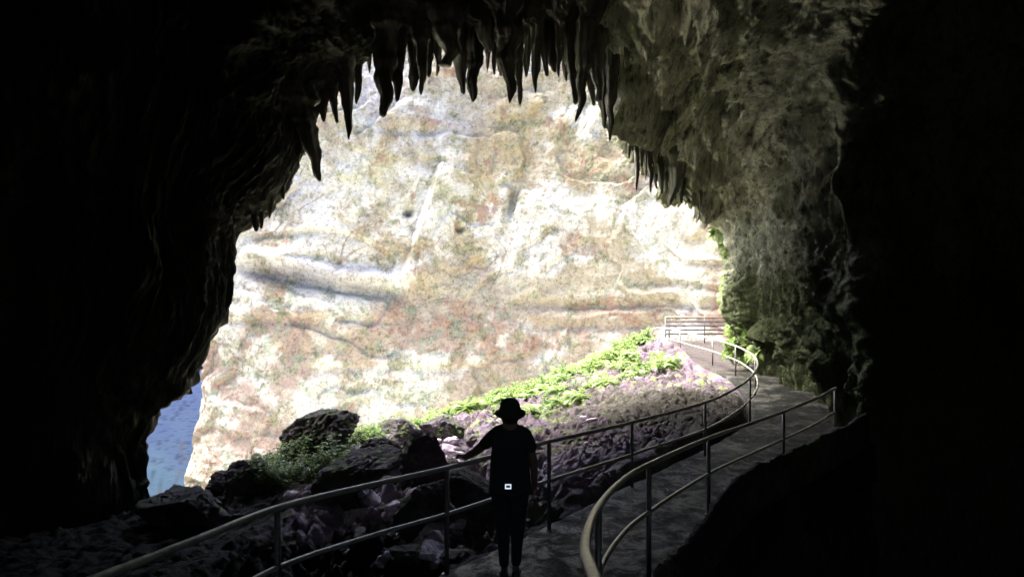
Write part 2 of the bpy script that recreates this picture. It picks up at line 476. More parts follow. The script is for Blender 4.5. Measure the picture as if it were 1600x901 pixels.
# ground tints: pale bounce floor, dimmed moss, painted cave shade and lit rubble
gx_, gy_ = G[..., 0].ravel(), G[..., 1].ravel()
bounce_floor = np.clip(sstep(1.5, 6, gy_ - np.interp(gx_, [-40, -8, -4, 0, 4, 6.5, 9, 40], [12, 15.5, 21, 25.5, 31, 34.5, 42, 42])) + sstep(40, 44, gy_), 0, 1)
mossy = np.exp(-((gx_ - 4.2) ** 2 / 5 + (gy_ - 16.5) ** 2 / 22)) + .5 * np.exp(-((gx_ - 1.5) ** 2 / 4 + (gy_ - 21) ** 2 / 9))  # moss, with the dimmer light there put into its dark tone
gcol = np.zeros((len(gx_), 3)); gcol[:, 0] = bounce_floor; gcol[:, 1] = mossy * .78 - 1.6 * np.maximum(sstep(-.6, -2.0, gx_) * sstep(12.6, 11.2, gy_), sstep(-3.6, -4.6, gx_) * sstep(16, 14.6, gy_))
gcol[:, 2] = .85 * np.exp(-(((gx_ + 2.6 - (gy_ - 14) * .05) / 1.5) ** 2 + ((gy_ - 14.2) / 4.2) ** 2)) + .7 * np.exp(-(((gx_ - .6) / 1.6) ** 2 + ((gy_ - 12.8) / 2.4) ** 2))  # paler mauve patches paint the light falling on the rubble slope
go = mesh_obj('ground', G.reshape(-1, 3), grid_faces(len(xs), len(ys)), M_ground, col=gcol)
tag(go, kind='structure')

# the path slab
nseg = 400
tt = np.linspace(0, len(LE) - 1, nseg)
L_, R_ = crom(LE, tt), crom(RE, tt) + [.16, -.10]
L_ = L_ + rng.normal(0, .012, L_.shape); R_ = R_ + rng.normal(0, .012, R_.shape) + .07 * fbm(np.c_[R_ * 2.5, R_[:, :1] * 0], 3)[:, None]
nw = 26
rows = []
for k in range(nw):
    f = k / (nw - 1); q = L_ * (1 - f) + R_ * f
    z = path_z(q[:, 1]) + .010 * fbm(np.c_[q * 1.2, np.zeros(nseg)], 4)
    rows.append(np.c_[q, z])
Lb = np.c_[L_, path_z(L_[:, 1]) - .3]; Rb = np.c_[R_ + [.02, -.02], path_z(R_[:, 1]) - .6]
G2 = np.stack([Lb] + rows + [Rb], 1)
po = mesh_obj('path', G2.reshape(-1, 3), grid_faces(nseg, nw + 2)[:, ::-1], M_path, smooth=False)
tag(po, kind='structure')

# ------------------------------------------------------------------ cave shell
# each row: mouth edge, mid, crease, beyond  (px, py, distance)
ROWS = [
 ((245, 1150, 16), (130, 1150, 15.6), (-20, 1150, 15), (-450, 1150, 13)),
 ((240, 790, 16), (150, 790, 15.6), (0, 780, 15), (-420, 780, 13)),
 ((233, 740, 16.2), (150, 730, 15.6), (0, 720, 15), (-420, 720, 13)),
 ((231, 672, 16.4), (150, 660, 15.6), (0, 650, 15), (-420, 640, 13)),
 ((262, 628, 16.4), (180, 610, 15.8), (20, 590, 15), (-420, 560, 13)),
 ((303, 592, 16.6), (210, 560, 15.6), (40, 530, 15), (-420, 480, 13)),
 ((335, 520, 17.0), (240, 490, 15.6), (60, 450, 15), (-420, 380, 13)),
 ((358, 462, 17.4), (262, 430, 15.8), (90, 370, 15), (-420, 280, 13)),
 ((370, 380, 17.8), (280, 350, 16.0), (110, 280, 15), (-420, 140, 13)),
 ((395, 348, 18.0), (310, 290, 16.2), (140, 190, 15), (-400, 0, 13)),
 ((440, 303, 18.4), (350, 220, 16.4), (190, 90, 15), (-350, -150, 13)),
 ((475, 235, 18.8), (390, 150, 16.6), (250, 0, 15), (-250, -300, 12.5)),
 ((505, 172, 19.0), (440, 90, 16.9), (320, -60, 15), (-80, -420, 12)),
 ((555, 105, 19.4), (510, 40, 17.2), (420, -120, 15), (120, -520, 11.5)),
 ((600, 66, 19.6), (580, 6, 17.6), (530, -150, 15), (350, -600, 11)),
 ((700, 58, 19.8), (692, 0, 17.8), (670, -170, 15), (600, -650, 11)),
 ((800, 54, 20.2), (802, -6, 18.0), (820, -180, 15), (850, -650, 11)),
 ((868, 72, 20.8), (905, 0, 18.6), (980, -170, 15), (1150, -650, 11)),
 ((928, 120, 21.6), (985, 30, 19.0), (1120, -130, 14.5), (1400, -600, 11)),
 ((962, 158, 22.2), (1060, 50, 19.2), (1240, -90, 13.8), (1600, -480, 11.5)),
 ((988, 225, 23.2), (1120, 100, 19.2), (1322, -20, 13.2), (1750, -300, 12)),
 ((1040, 288, 25), (1160, 180, 19.4), (1312, 80, 13.4), (1800, -120, 12.3)),
 ((1095, 316, 27), (1190, 250, 19.8), (1292, 190, 13.9), (1820, 60, 12.6)),
 ((1136, 342, 28), (1205, 320, 20.4), (1296, 310, 14.2), (1830, 240, 12.8)),
 ((1143, 420, 27.6), (1215, 410, 20.6), (1312, 410, 14.2), (1830, 400, 12.8)),
 ((1156, 490, 27), (1232, 490, 20.6), (1328, 500, 14.2), (1830, 520, 12.8)),
 ((1170, 540, 26), (1258, 550, 20.4), (1340, 590, 14.0), (1830, 640, 12.8)),
 ((1195, 584, 24.7), (1290, 616, 19.4), (1354, 690, 13.7), (1830, 760, 12.8)),
 ((1205, 1000, 24.7), (1300, 1100, 19.4), (1362, 1250, 13.7), (1830, 1300, 12.8)),
]
CTR = np.array([0.0, 0, 3.5])
cols = []
NEARM = {17: .97, 18: .95, 19: .94, 20: .95, 21: .96, 22: .98}
NEARC = {17: .94, 18: .88, 19: .86, 20: .88, 21: .92, 22: .96}
for rI, (a, b, c, d) in enumerate(ROWS):
    b = (b[0], b[1], b[2] * NEARM.get(rI, 1)); c = (c[0], c[1], c[2] * NEARC.get(rI, 1))
    e, m_, c_, s4 = P(*a), P(*b), P(*c), P(*d)
    # one extra column just past the crease so that the right wall turns a corner
    if rI >= 18:
        k = P(c[0] + 95 + 10 * math.sin(rI), c[1] * .98, c[2] + .1)
    else:
        k = (c_ * .6 + s4 * .4)
    dirv = np.array([e[0] - CTR[0], 0, e[2] - CTR[2]]); n = np.linalg.norm(dirv); u = dirv / n
    lip1 = e + u * .9 + np.array([0, .8, 0])
    lip2 = e + u * 2.6 + np.array([0, 1.2, 0])
    ext = e + np.array([u[0] * 60, -1, max(u[2], -.4) * 5.5 if u[2] > -.4 else u[2] * 30])
    top = ext + np.array([u[0] * 20, -45, 9 * max(u[2], 0)])
    back = np.array([u[0] * 15 + .5, -2.0, 3 + u[2] * 9]); end = np.array([u[0] * 2, -9.0, 3 + u[2] * 2])
    cols.append([top, ext, lip2, lip1, e, m_, c_, k, s4, back, end])
CG = np.array(cols)                        # rows x 11 x 3
su = [5, 30, 14, 22, 190, 200, 34, 70, 24, 10]
ts = np.concatenate([np.linspace(i, i + 1, n, endpoint=False) for i, n in enumerate(su)] + [[len(su)]])
# rows spaced by arc length of the mouth edge
edge = CG[:, 4]; seg = np.linalg.norm(np.diff(edge, axis=0), axis=1)
segw = seg * np.where(np.arange(len(seg)) >= 18, 2.0, 1.0)
cnt = np.maximum(6, (segw / segw.sum() * 1200)).astype(int); cnt[0] = 14; cnt[-1] = 16
tr = np.concatenate([np.linspace(i, i + 1, n, endpoint=False) for i, n in enumerate(cnt)] + [[len(cnt)]])
S1 = crom(CG, tr)                          # T x 11 x 3
Sin = crom(np.swapaxes(S1, 0, 1)[2:], np.maximum(ts, 2) - 2)
_i = np.clip(np.floor(ts).astype(int), 0, 2); _f = (ts - _i)[:, None, None]; _c = np.swapaxes(S1, 0, 1)
Slin = _c[_i] * (1 - _f) + _c[_i + 1] * _f
S = np.swapaxes(np.where(ts[:, None, None] < 2, Slin, Sin), 0, 1)     # T x S x 3
N = grid_normals(S)
# orient inwards
ref = np.array([0.5, 12, 3.5])
sg = np.sign(((ref - S) * N).sum(2).mean()); N *= sg
fl = S.reshape(-1, 3)
scol = np.broadcast_to(ts[None, :], S.shape[:2]).ravel()
NS0 = int(np.argmin(np.abs(ts - 4)))
vis = sstep(1.6, 3.2, scol) * (1 - sstep(8.2, 9, scol))
rI_ = np.broadcast_to(tr[:, None], S.shape[:2]).ravel()
right = sstep(16.5, 19, rI_)
wp = fbm(fl * .35 + 4, 2)[:, None] * .7
drap = ridged((fl + wp) * [.95, .95, .16], 4, .5)
fine = ridged((fl + wp) * [2.6, 2.6, .8] + 8, 4, .55)
big = fbm(fl * [.30, .30, .12] + 2, 3)
pock = perlin((fl + wp) * [.75, .75, .34] + 20)
pk = sstep(.22, .5, pock)
gran = fbm(fl * [5, 5, 2.6] + 3, 5, .7)
fine2 = ridged((fl + wp * .5) * [5.2, 5.2, 1.7] + 28, 4, .65)
pk2 = sstep(.12, .42, perlin((fl + wp) * [2.0, 2.0, .85] + 70))
disp = .70 * big + (.50 - .3 * right) * (drap - .35) + (.26 - .08 * right) * (fine - .3) + (.13 - .03 * right) * (fine2 - .3) + (.06 - .01 * right) * gran - (.40 + .35 * right * sstep(5.8, 5.2, scol)) * pk - (.10 + .02 * right) * pk2
# flutes and scallops that follow the arch down to the path
vv = np.concatenate([np.zeros((S.shape[0], 1)), np.cumsum(np.linalg.norm(np.diff(S, axis=1), axis=2), axis=1)], 1)
vv = (vv - vv[:, NS0:NS0 + 1]).ravel()
uu = np.concatenate([[0], np.cumsum(np.linalg.norm(np.diff(S[:, NS0 + 120], axis=0), axis=1))])
uu = np.broadcast_to(uu[:, None], S.shape[:2]).ravel() + .12 * vv
w3 = wp[:, 0]
sc1 = ridged(np.c_[vv * .95 + w3 * .9, uu * .20 + w3 * .4, w3 * .4], 4, .55)
sc2 = ridged(np.c_[vv * 2.6 + w3, uu * .75 + w3, w3 + 9], 4, .6)
sc3 = ridged(np.c_[vv * 6.5 + w3, uu * 2.4 + w3, w3 + 19], 3, .6)
pk3 = 1.6 * sstep(.22, .40, perlin(np.c_[vv * .8 + w3, uu * .30 + w3, w3 + 29])) + .55 * sstep(.12, .34, perlin(np.c_[vv * 3.1 + w3, uu * 1.1, w3 + 39]))
fr = (vv * .62 + w3 * .9 + .25 * perlin(np.c_[vv * 1.5, uu * .5, w3 + 60])); fr = fr - np.floor(fr)
pk4 = sstep(0, .55, fr) * sstep(1.0, .82, fr) - .5
pk4 = pk4 * sstep(-.3, .3, perlin(np.c_[vv * .4, uu * .5, w3 + 77]))
lowr = sstep(5.2, 3.4, fl[:, 2]) * right
cur = ridged(np.c_[(fl[:, :2] + .25 * wp) * 1.15, fl[:, 2] * .10], 3, .5); cur2 = ridged(np.c_[(fl[:, :2] + .2 * wp) * 3.4, fl[:, 2] * .32 + 5], 4, .55)
disp = disp * (1 - .75 * lowr) + lowr * (.60 * (cur - .35) + .26 * (cur2 - .3) + .06 * gran)
pk4 = pk4 * (1 - lowr); pk3 = pk3 * (1 - .75 * lowr); sc1 = sc1 * (1 - .7 * lowr) + .2 * lowr
disp += right * (.50 * (sc1 - .3) + .22 * (sc2 - .3) + .05 * (sc3 - .3) - .52 * pk3 + .30 * pk4) * sstep(6.4, 5.6, scol)
# big hanging curtain folds on the right wall foot
fold = np.abs(perlin(fl * [.55, .55, .08] + 50)) * 2
disp += right * .7 * (.5 - fold)
disp = np.where(right < .5, disp * (.35 + .65 * np.clip(np.abs(scol - 4) * 1.2, 0, 1)), disp)
edgew = np.exp(-((scol - 4) / .35) ** 2)
D2 = disp.reshape(S.shape[:2])
em = D2[:, NS0 - 8:NS0 + 12].mean(1)
kern = np.hanning(61); kern /= kern.sum()
em = np.convolve(np.pad(em, 30, mode='edge'), kern, mode='valid')
wide = np.exp(-((ts - 4) / .8) ** 2)
disp = (D2 - em[:, None] * wide[None, :] - .25 * (1 - wide[None, :])).ravel()
disp = disp * vis
disp += (1 - vis) * fbm(fl * .1, 2) * .5
# stay off the path at the foot of the right wall
disp = np.where((fl[:, 2] < 1.0) & (right > .5) & (scol > 3.9) & (scol < 6.5), np.minimum(disp, .35 + .08 * gran + .12 * sc2), disp)
S = S + N * disp.reshape(S.shape[:2])[..., None]
faces = grid_faces(S.shape[0], S.shape[1])
if sg < 0: faces = faces[:, ::-1]
cs = mesh_obj('cave_rock', S.reshape(-1, 3), faces, M_cave)
cs.data.materials.append(M_cave_shaded)
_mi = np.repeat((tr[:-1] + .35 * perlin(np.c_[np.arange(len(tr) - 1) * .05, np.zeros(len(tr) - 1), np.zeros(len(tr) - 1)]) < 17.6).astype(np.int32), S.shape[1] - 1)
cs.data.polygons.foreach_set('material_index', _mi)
tag(cs, kind='structure')
SHELL = S

# ------------------------------------------------------------------ the far cliff
plan = np.array([(-70, 20), (-86, 60), (-80, 110), (-62, 128), (-46, 126), (-41, 108), (-38.5, 92), (-36.6, 86.5), (-30, 84.5), (-15, 86), (0, 88), (14, 85), (26, 77), (36, 64), (44, 48), (50, 34)], float)
cnts = [6, 8, 14, 30, 40, 50, 60, 90, 170, 170, 170, 130, 50, 20, 10]
tu = np.concatenate([np.linspace(i, i + 1, n, endpoint=False) for i, n in enumerate(cnts)] + [[len(cnts)]])
pl = crom(plan, tu)
zs = np.concatenate([np.arange(-58, -28, 2), np.arange(-28, 36, .135), [37.5, 39]])
Gc = np.zeros((len(tu), len(zs), 3))
Gc[..., 0] = pl[:, None, 0]; Gc[..., 1] = pl[:, None, 1] + .16 * (zs[None, :] - 0).clip(-30, 60); Gc[..., 2] = zs[None, :]
Nc = grid_normals(Gc)
if (Nc[len(tu) // 2, len(zs) // 2] @ np.array([0, -1, 0])) < 0: Nc = -Nc
fl = Gc.reshape(-1, 3)
PX = 800 + fl[:, 0] / fl[:, 1] * F; PY = 450.5 - (fl[:, 2] - H) / fl[:, 1] * F
wp = fbm(fl * .06, 3)
strat = perlin(np.c_[fl[:, 0] * .015, fl[:, 1] * .02, fl[:, 2] * .22 + wp * .8])
d = 1.5 * fbm(fl * .05 + 3, 3) + .5 * strat + .30 * (ridged(fl * [.13, .13, .2] + 7, 3, .5) - .3) + .16 * fbm(fl * .8, 5, .65)
def gl(x, y, sx, sy, wob=0.0):
    return np.exp(-((PX - x) / sx) ** 2 - ((PY - y - wob * wp * 10) / sy) ** 2)
def terr(v, k):
    q = v * k; f = q - np.floor(q)
    return (np.floor(q) + sstep(.86, 1.0, f)) / k
tA = fbm(fl * [.035, .035, .055] + 200, 4, .42); tB = fbm(fl * [.10, .10, .13] + 230, 4, .5)
d += 1.9 * (terr(tA, 3.0) - tA * .9) + 0.15 * (terr(tB, 3.0) - tB * .9)
# long overhung ledge on the left, lower ledge bands, leaning buttress edge
lx = sstep(350, 400, PX) * (1 - sstep(590, 650, PX))
yl = 412 + (PX - 372) * .14 + 8 * wp
d += lx * (1.0 * np.exp(-((PY - yl + 16) / 10) ** 2) - 2.2 * np.exp(-((PY - yl - 8) / 11) ** 2) + .8 * sstep(yl + 12, yl + 40, PY) * (1 - sstep(yl + 60, yl + 130, PY)))
for (y0, a0, x0, x1) in ((494, .35, 330, 620), (468, .5, 820, 1150), (500, .35, 820, 1160), (198, .45, 600, 700), (570, .3, 480, 760)):
    yy = y0 + 12 * perlin(np.c_[PX * .006, PX * 0, PX * 0 + y0])
    d += a0 * sstep(x0 - 40, x0 + 40, PX) * (1 - sstep(x1 - 60, x1 + 40, PX)) * (np.exp(-((PY - yy + 7) / 9) ** 2) - np.exp(-((PY - yy - 7) / 8) ** 2))
lb = (PX - (680 - (PY - 260) * .33))
d += 1.5 * sstep(0, 10, lb) * (1 - sstep(20, 90, lb)) * sstep(235, 280, PY) * (1 - sstep(425, 450, PY))
d += -1.6 * np.exp(-((PX - 805 + (PY - 300) * .25) / 7) ** 2) * sstep(285, 300, PY) * (1 - sstep(325, 350, PY))
d += -1.8 * np.exp(-((PX - 638) / 7) ** 2 - ((PY - 332) / 7) ** 2) - 1.5 * np.exp(-((PX - 717) / 5) ** 2 - ((PY - 358) / 5) ** 2)
rc = sstep(6.2, 5.6, np.broadcast_to(tu[:, None], Gc.shape[:2]).ravel())
d = d * (1 - .85 * rc)
Gc = Gc + Nc * d.reshape(Gc.shape[:2])[..., None]
# stains of each kind of stone, plus a painted ledge shadow
fA = fbm(fl * .09 + 40, 5, .6); fB = fbm(fl * .13 + 60, 5, .6); fC = fbm(fl * .5 + 80, 4, .65); fD = fbm(fl * .2 + 90, 5, .7)
white = np.array([.52, .525, .50]); cream = np.array([.36, .33, .26]); ochre = np.array([.34, .28, .15]); pink = np.array([.31, .235, .215])
lav = np.array([.32, .33, .44]); red = np.array([.27, .165, .135]); green = np.array([.19, .23, .11]); teal = np.array([.19, .28, .22]); grey = np.array([.31, .29, .24])
col = np.broadcast_to(cream, fl.shape).copy()
def lay(c, m):
    global col
    m = np.clip(m, 0, 1)[:, None]; col = col * (1 - m) + c * m
lay(pink, .45 * sstep(-.2, .5, fA) + .5 * sstep(450, 520, PY))
lay(white, sstep(-.15, .45, fB + .9 * gl(540, 370, 190, 70) + .6 * gl(1000, 350, 130, 60) + .7 * gl(430, 470, 120, 25) + .6 * gl(560, 600, 120, 60) - .5 * gl(900, 480, 260, 50) - .4 * gl(420, 500, 120, 20)))
lay(ochre, .75 * sstep(.0, .5, fA * .8 + fD * .5 + .7 * gl(850, 180, 120, 100) + .4 * gl(700, 250, 160, 80) - .35 - .4 * sstep(430, 520, PY)))
lay(ochre, .55 * gl(760, 105, 60, 40) * sstep(-.3, .3, fD)); lay(ochre, .5 * gl(1090, 350, 40, 50))
lay(lav, .7 * gl(590, 150, 40, 55) * sstep(-.4, .2, fB) + .5 * gl(460, 300, 40, 40)); lay(lav, .75 * gl(470, 425, 120, 20)); lay(np.array([.42, .42, .20]), .5 * gl(560, 270, 120, 60) * sstep(-.2, .4, fD) + .45 * gl(720, 300, 60, 40) * sstep(-.2, .4, fC)); lay(lav, .45 * gl(700, 200, 60, 30))  # the lavender band along the ledge paints its overhang shadow
lay(pink, .6 * gl(640, 130, 60, 60) * sstep(-.3, .2, fD))
lay(red, .7 * sstep(.0, .4, fD + .9 * gl(1040, 485, 130, 22) + .5 * gl(760, 530, 160, 30) + .35 * gl(520, 505, 150, 30) - .5))
lay(grey, .6 * sstep(.15, .5, fC) * sstep(-.1, .4, fA + .5 * gl(1000, 450, 200, 40)))
lay(green, .45 * sstep(.35, .7, fC + .25 * gl(1000, 300, 160, 100) + .35 * gl(700, 600, 160, 40)))
lay(teal, .5 * sstep(.40, .62, fbm(fl * .7 + 120, 4, .7) * .8 + fD * .35 + .16 * sstep(450, 540, PY) * sstep(850, 600, PX) - .35 * sstep(470, 400, PY)))
# the recess beyond the corner: blue haze painted into the rock, with a little green
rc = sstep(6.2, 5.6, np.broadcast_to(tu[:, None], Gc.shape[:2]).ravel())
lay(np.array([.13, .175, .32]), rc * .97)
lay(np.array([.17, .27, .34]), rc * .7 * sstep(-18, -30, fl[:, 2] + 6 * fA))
crk3 = np.abs(perlin(fl * [.06, .06, .42] + wp[:, None] * 1.2 + 51)); crk4 = np.abs(perlin(fl * [.35, .35, .5] + wp[:, None] * 2 + 71))
lay(np.array([.22, .16, .14]), .6 * sstep(.035, .005, crk3) * sstep(.05, .35, fD) * sstep(230, 480, PY + 60 * fA) + .5 * sstep(.035, .005, crk4) * sstep(.2, .5, fA))
d_ = 0
crk = np.abs(perlin(fl * [.10, .10, .12] + wp[:, None] * 1.5 + 11)) ; crk2 = np.abs(perlin(fl * [.22, .22, .22] + wp[:, None] * 2 + 31))
lay(np.array([.20, .15, .13]), .75 * sstep(.022, .004, crk) * sstep(.0, .3, fA) + .55 * sstep(.03, .006, crk2) * sstep(.1, .4, fD))
spk = fbm(fl * 2.2 + 5, 4, .8)
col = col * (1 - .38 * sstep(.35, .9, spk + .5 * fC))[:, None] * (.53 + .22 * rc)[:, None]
_l = col.mean(1, keepdims=True) * np.array([1.04, 1.0, .93])
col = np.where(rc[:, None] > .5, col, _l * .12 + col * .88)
fc = grid_faces(len(tu), len(zs))
cl = mesh_obj('cliff', Gc.reshape(-1, 3), fc, M_cliff, col=col)
tag(cl, kind='structure')

# ------------------------------------------------------------------ stalactites
def stalactite(tip, root, wpx, seed, hook=0.0):
    """Tapered, lumpy, fluted dripstone between two points (px, py, d)."""
    T0, R0 = P(*tip), P(*root); L = np.linalg.norm(T0 - R0)
    up = .9
    w_ = wpx / F * root[2] * .5
    nr = 60; ns = 24
    t = np.linspace(-up / L, 1, nr)
    rs = np.random.default_rng(seed)
    ax = R0[None] + (T0 - R0)[None] * t[:, None]
    bend = rs.normal(0, .035 * L, 2)
    bt = (t.clip(0, 1) * (1 - t.clip(0, 1)) * 4) * .5
    ax[:, 0] += bt * bend[0] + hook * np.clip(t - .5, 0, 1) ** 2; ax[:, 1] += bt * bend[1]
    ax[:, 0] += w_ * .45 * perlin(np.c_[t * L * 1.6, t * 0 + 5, t * 0 + seed * 3.3]) * np.clip(t + .2, 0, 1)
    ex = rs.uniform(.38, .7)
    prof = np.where(t < 0, 1 + (-t) * L * rs.uniform(.7, 1.3), np.clip(1 - t, 0, 1) ** ex)
    if rs.random() < .3: prof = np.maximum(prof, rs.uniform(.16, .3) * (t < .985))
    prof = prof * (1 + .30 * perlin(np.c_[t * L * 2.4, t * 0, t * 0 + seed * 1.7]) + .16 * perlin(np.c_[t * L * 7, t * 0, t * 0 + seed * 2.7]))
    ph = np.linspace(0, 2 * math.pi, ns, endpoint=False)
    TT, PH = np.meshgrid(t, ph, indexing='ij')
    rad = w_ * prof[:, None] * np.ones_like(PH)
    q = np.c_[(np.cos(PH) * 1.1).ravel(), (np.sin(PH) * 1.1).ravel(), (TT * L * .9).ravel()] + seed * 3.1
    rad *= (1 + .55 * perlin(q * [1.3, 1.3, .8]).reshape(PH.shape) + .14 * perlin(q * [3, 3, 4]).reshape(PH.shape))
    rad += .004
    Vx = ax[:, None, :] + np.stack([np.cos(PH) * rad, np.sin(PH) * rad * .85, np.zeros_like(PH)], 2)
    V = Vx.reshape(-1, 3)
    fc = []
    for i in range(nr - 1):
        for s in range(ns):
            s2 = (s + 1) % ns
            fc.append((i * ns + s, (i + 1) * ns + s, (i + 1) * ns + s2, i * ns + s2))
    fc.append(tuple(range(ns))); fc.append(tuple((nr - 1) * ns + s for s in range(ns))[::-1])
    base = R0
    o = mesh_obj('stalactite', V - base, fc, M_stal)
    o.location = base
    return o

TOP = [  # tipx, tipy, rootx, rooty, width, depth, extra look
 (505, 191, 505, 130, 20, 18.8), (525, 193, 521, 130, 18, 18.9), (543, 218, 540, 105, 24, 18.8), (557, 163, 560, 80, 14, 19.2),
 (600, 184, 604, 25, 40, 18.3), (617, 160, 622, 25, 30, 18.5), (646, 144, 642, 20, 26, 18.9), (658, 149, 657, 15, 30, 18.6),
 (667, 122, 668, 15, 22, 19.2), (684, 114, 680, 20, 16, 19.0), (697, 106, 697, -20, 62, 18.4), (714, 122, 713, 20, 20, 19.2),
 (726, 148, 729, 20, 30, 18.8), (737, 160, 742, 25, 28, 18.6), (762, 82, 760, -25, 46, 18.3), (773, 118, 771, 20, 16, 18.9),
 (802, 162, 792, -10, 54, 18.2), (813, 166, 807, 40, 18, 18.5), (824, 121, 827, 25, 17, 19.3), (837, 146, 843, 20, 22, 19.0),
 (867, 114, 861, 10, 28, 19.4), (875, 122, 876, 20, 18, 19.0), (886, 128, 887, 25, 20, 19.6), (898, 164, 895, 25, 28, 19.2),
 (905, 192, 915, 20, 34, 18.9), (926, 166, 925, 50, 20, 19.8), (934, 160, 932, 20, 38, 19.3), (946, 202, 948, 80, 20, 20.4), (950, 221, 957, 90, 20, 20.2),
]
size_w = lambda l, w_: ('long' if l > 130 else 'short' if l < 85 else 'medium') + ' ' + ('broad' if w_ > 35 else 'slender' if w_ < 21 else 'tapering')
ords = ['first', 'second', 'third', 'fourth', 'fifth', 'sixth', 'seventh', 'eighth', 'ninth', 'tenth', 'eleventh', 'twelfth', 'thirteenth', 'fourteenth',
        'fifteenth', 'sixteenth', 'seventeenth', 'eighteenth', 'nineteenth', 'twentieth', 'twenty-first', 'twenty-second', 'twenty-third', 'twenty-fourth', 'twenty-fifth',
        'twenty-sixth', 'twenty-seventh', 'twenty-eighth', 'twenty-ninth']
for i, (tx, ty, rx, ry, ww, dd) in enumerate(TOP):
    o = stalactite((tx, ty, dd), (rx, ry, dd), ww, 100 + i)
    tag(o, '%s dark stalactite, %s from the left in the row fringing the cave roof' % (size_w(ty - ry, ww), ords[i]), 'stalactite', 'stalactites fringing the cave roof')
o = stalactite((498, 284, 18.3), (476, 190, 18.2), 34, 7, hook=.12)
tag(o, 'thick hooked stalactite hanging alone below the left end of the roof fringe', 'stalactite')
rs_ = random.Random(5); ST = []
for i in range(24):
    x = 575 + i * 17.2 + rs_.uniform(-6, 6); l = rs_.uniform(28, 75)
    ST.append((x + rs_.uniform(-2, 2), 52 + l, x, 30, rs_.uniform(9, 17), rs_.uniform(19.2, 19.9)))
for i, a in enumerate(ST):
    o = stalactite((a[0], a[1], a[5]), (a[2], a[3], a[5]), a[4], 400 + i)
    tag(o, 'small stub, %s from the left among short drips behind the long stalactites' % ords[i], 'stalactite', 'short drips behind the long stalactites')
LOW = [(399, 362, 397, 335, 12, 17.6), (408, 358, 407, 330, 13, 17.7), (422, 342, 422, 310, 12, 17.9), (443, 312, 441, 285, 10, 18.1)]
for i, (tx, ty, rx, ry, ww, dd) in enumerate(LOW):
    o = stalactite((tx, ty, dd), (rx, ry, dd), ww, 200 + i)
    tag(o, 'stubby little stalactite on the left wall ledge, %s from the left of four' % ords[i], 'stalactite', 'stubby stalactites on the left wall')
RT = [(983, 249, 984, 190, 9, 22.0), (994, 298, 992, 215, 13, 22.2), (1016, 301, 1012, 220, 14, 22.6), (1034, 303, 1030, 235, 16, 23.0), (1047, 322, 1062, 245, 24, 22.6),
      (1065, 318, 1068, 260, 10, 23.4), (1078, 309, 1078, 270, 9, 24.2), (1095, 332, 1093, 290, 8, 25.2), (1101, 330, 1101, 290, 8, 25.3), (1026, 296, 1022, 225, 12, 23.2), (1055, 312, 1050, 240, 16, 23.4)]
RT += [(962, 190, 963, 110, 14, 21.2), (970, 176, 971, 110, 16, 21.6), (978, 214, 977, 140, 12, 21.9), (1003, 262, 1002, 200, 12, 22.4), (1009, 282, 1008, 215, 8, 22.5),
       (1041, 300, 1040, 240, 12, 23.1), (1072, 300, 1071, 255, 16, 23.8), (1086, 312, 1085, 275, 10, 24.6), (1112, 332, 1112, 300, 8, 26.0), (988, 236, 990, 170, 18, 22.1), (1060, 300, 1060, 240, 20, 23.0)]
RT.sort()
for i, (tx, ty, rx, ry, ww, dd) in enumerate(RT):
    o = stalactite((tx, ty, dd), (rx, ry, dd), ww, 300 + i)
    tag(o, '%s mossy stalactite, %s from the left in the cluster where roof meets right wall' % ('thick' if ww > 15 else 'thin', ords[i]), 'stalactite', 'stalactites where the roof meets the right wall')


def ico(sub):
    bm = bmesh.new(); bmesh.ops.create_icosphere(bm, subdivisions=sub, radius=1)
    V = np.array([v.co[:] for v in bm.verts]); Fc = np.array([[v.index for v in f.verts] for f in bm.faces]); bm.free()
    return V, Fc
ICO5, ICO4B = ico(6), ico(4)

def rock_shape(seed, size, hi=True, planes=16):
    V, Fc = ICO5 if hi else ICO4B
    rs = np.random.default_rng(seed)
    n = rs.normal(size=(planes, 3)); n /= np.linalg.norm(n, axis=1)[:, None]
    dd = rs.uniform(.62, 1.0, planes)
    dot = V @ n.T
    r = np.where(dot > .05, dd / np.maximum(dot, .05), 9).min(1)
    r = np.minimum(r, 1.25)
    W = V * r[:, None]
    s = W + seed * 2.3
    W = W + V * ((.10 if hi else .13) * fbm(s * 1.8, 4, .6) + .07 * (ridged(s * 4, 3) - .3) + .018 * fbm(s * 14, 2))[:, None]
    return W * np.array(size), Fc

def boulder(px, py, d, sx, sy, sz, seed, label, mat=None, rot=(0, 0, 0), name='boulder', hi=True, planes=16, cat='boulder', group=None):
    V, Fc = rock_shape(seed, (sx, sy, sz), hi, planes)
    o = mesh_obj(name, V, Fc, mat or M_bould)
    o.location = P(px, py, d); o.rotation_euler = rot
    return tag(o, label, cat, group)

boulder(395, 757, 14.9, .66, .6, .62, 3, 'dark blocky boulder at the low left end of the ridge', rot=(0, .1, .3))
boulder(494, 690, 16.6, .86, .7, .48, 5, 'big flat-topped mossy boulder standing against the bright cliff', rot=(.1, -.40, .2), planes=12)
boulder(560, 742, 13.6, .70, .5, .34, 9, 'slanting dark slab boulder lying in front of the flat-topped boulder', rot=(0, -.35, .4), planes=11)
boulder(622, 676, 18.2, .5, .5, .34, 14, 'mossy boulder just right of the flat-topped boulder on the ridge', rot=(.2, 0, .5))
boulder(668, 800, 10.6, .46, .4, .40, 21, 'dark rounded boulder beside the path, behind the rail post', rot=(.3, .2, 1))
boulder(742, 775, 10.8, .46, .42, .32, 23, 'dark boulder half hidden behind the person', rot=(.1, .4, .2))
boulder(655, 718, 14.4, .5, .45, .46, 27, 'pale purple rock with a shaded face on the rubble slope', M_ground, rot=(.3, .3, .2), planes=10)
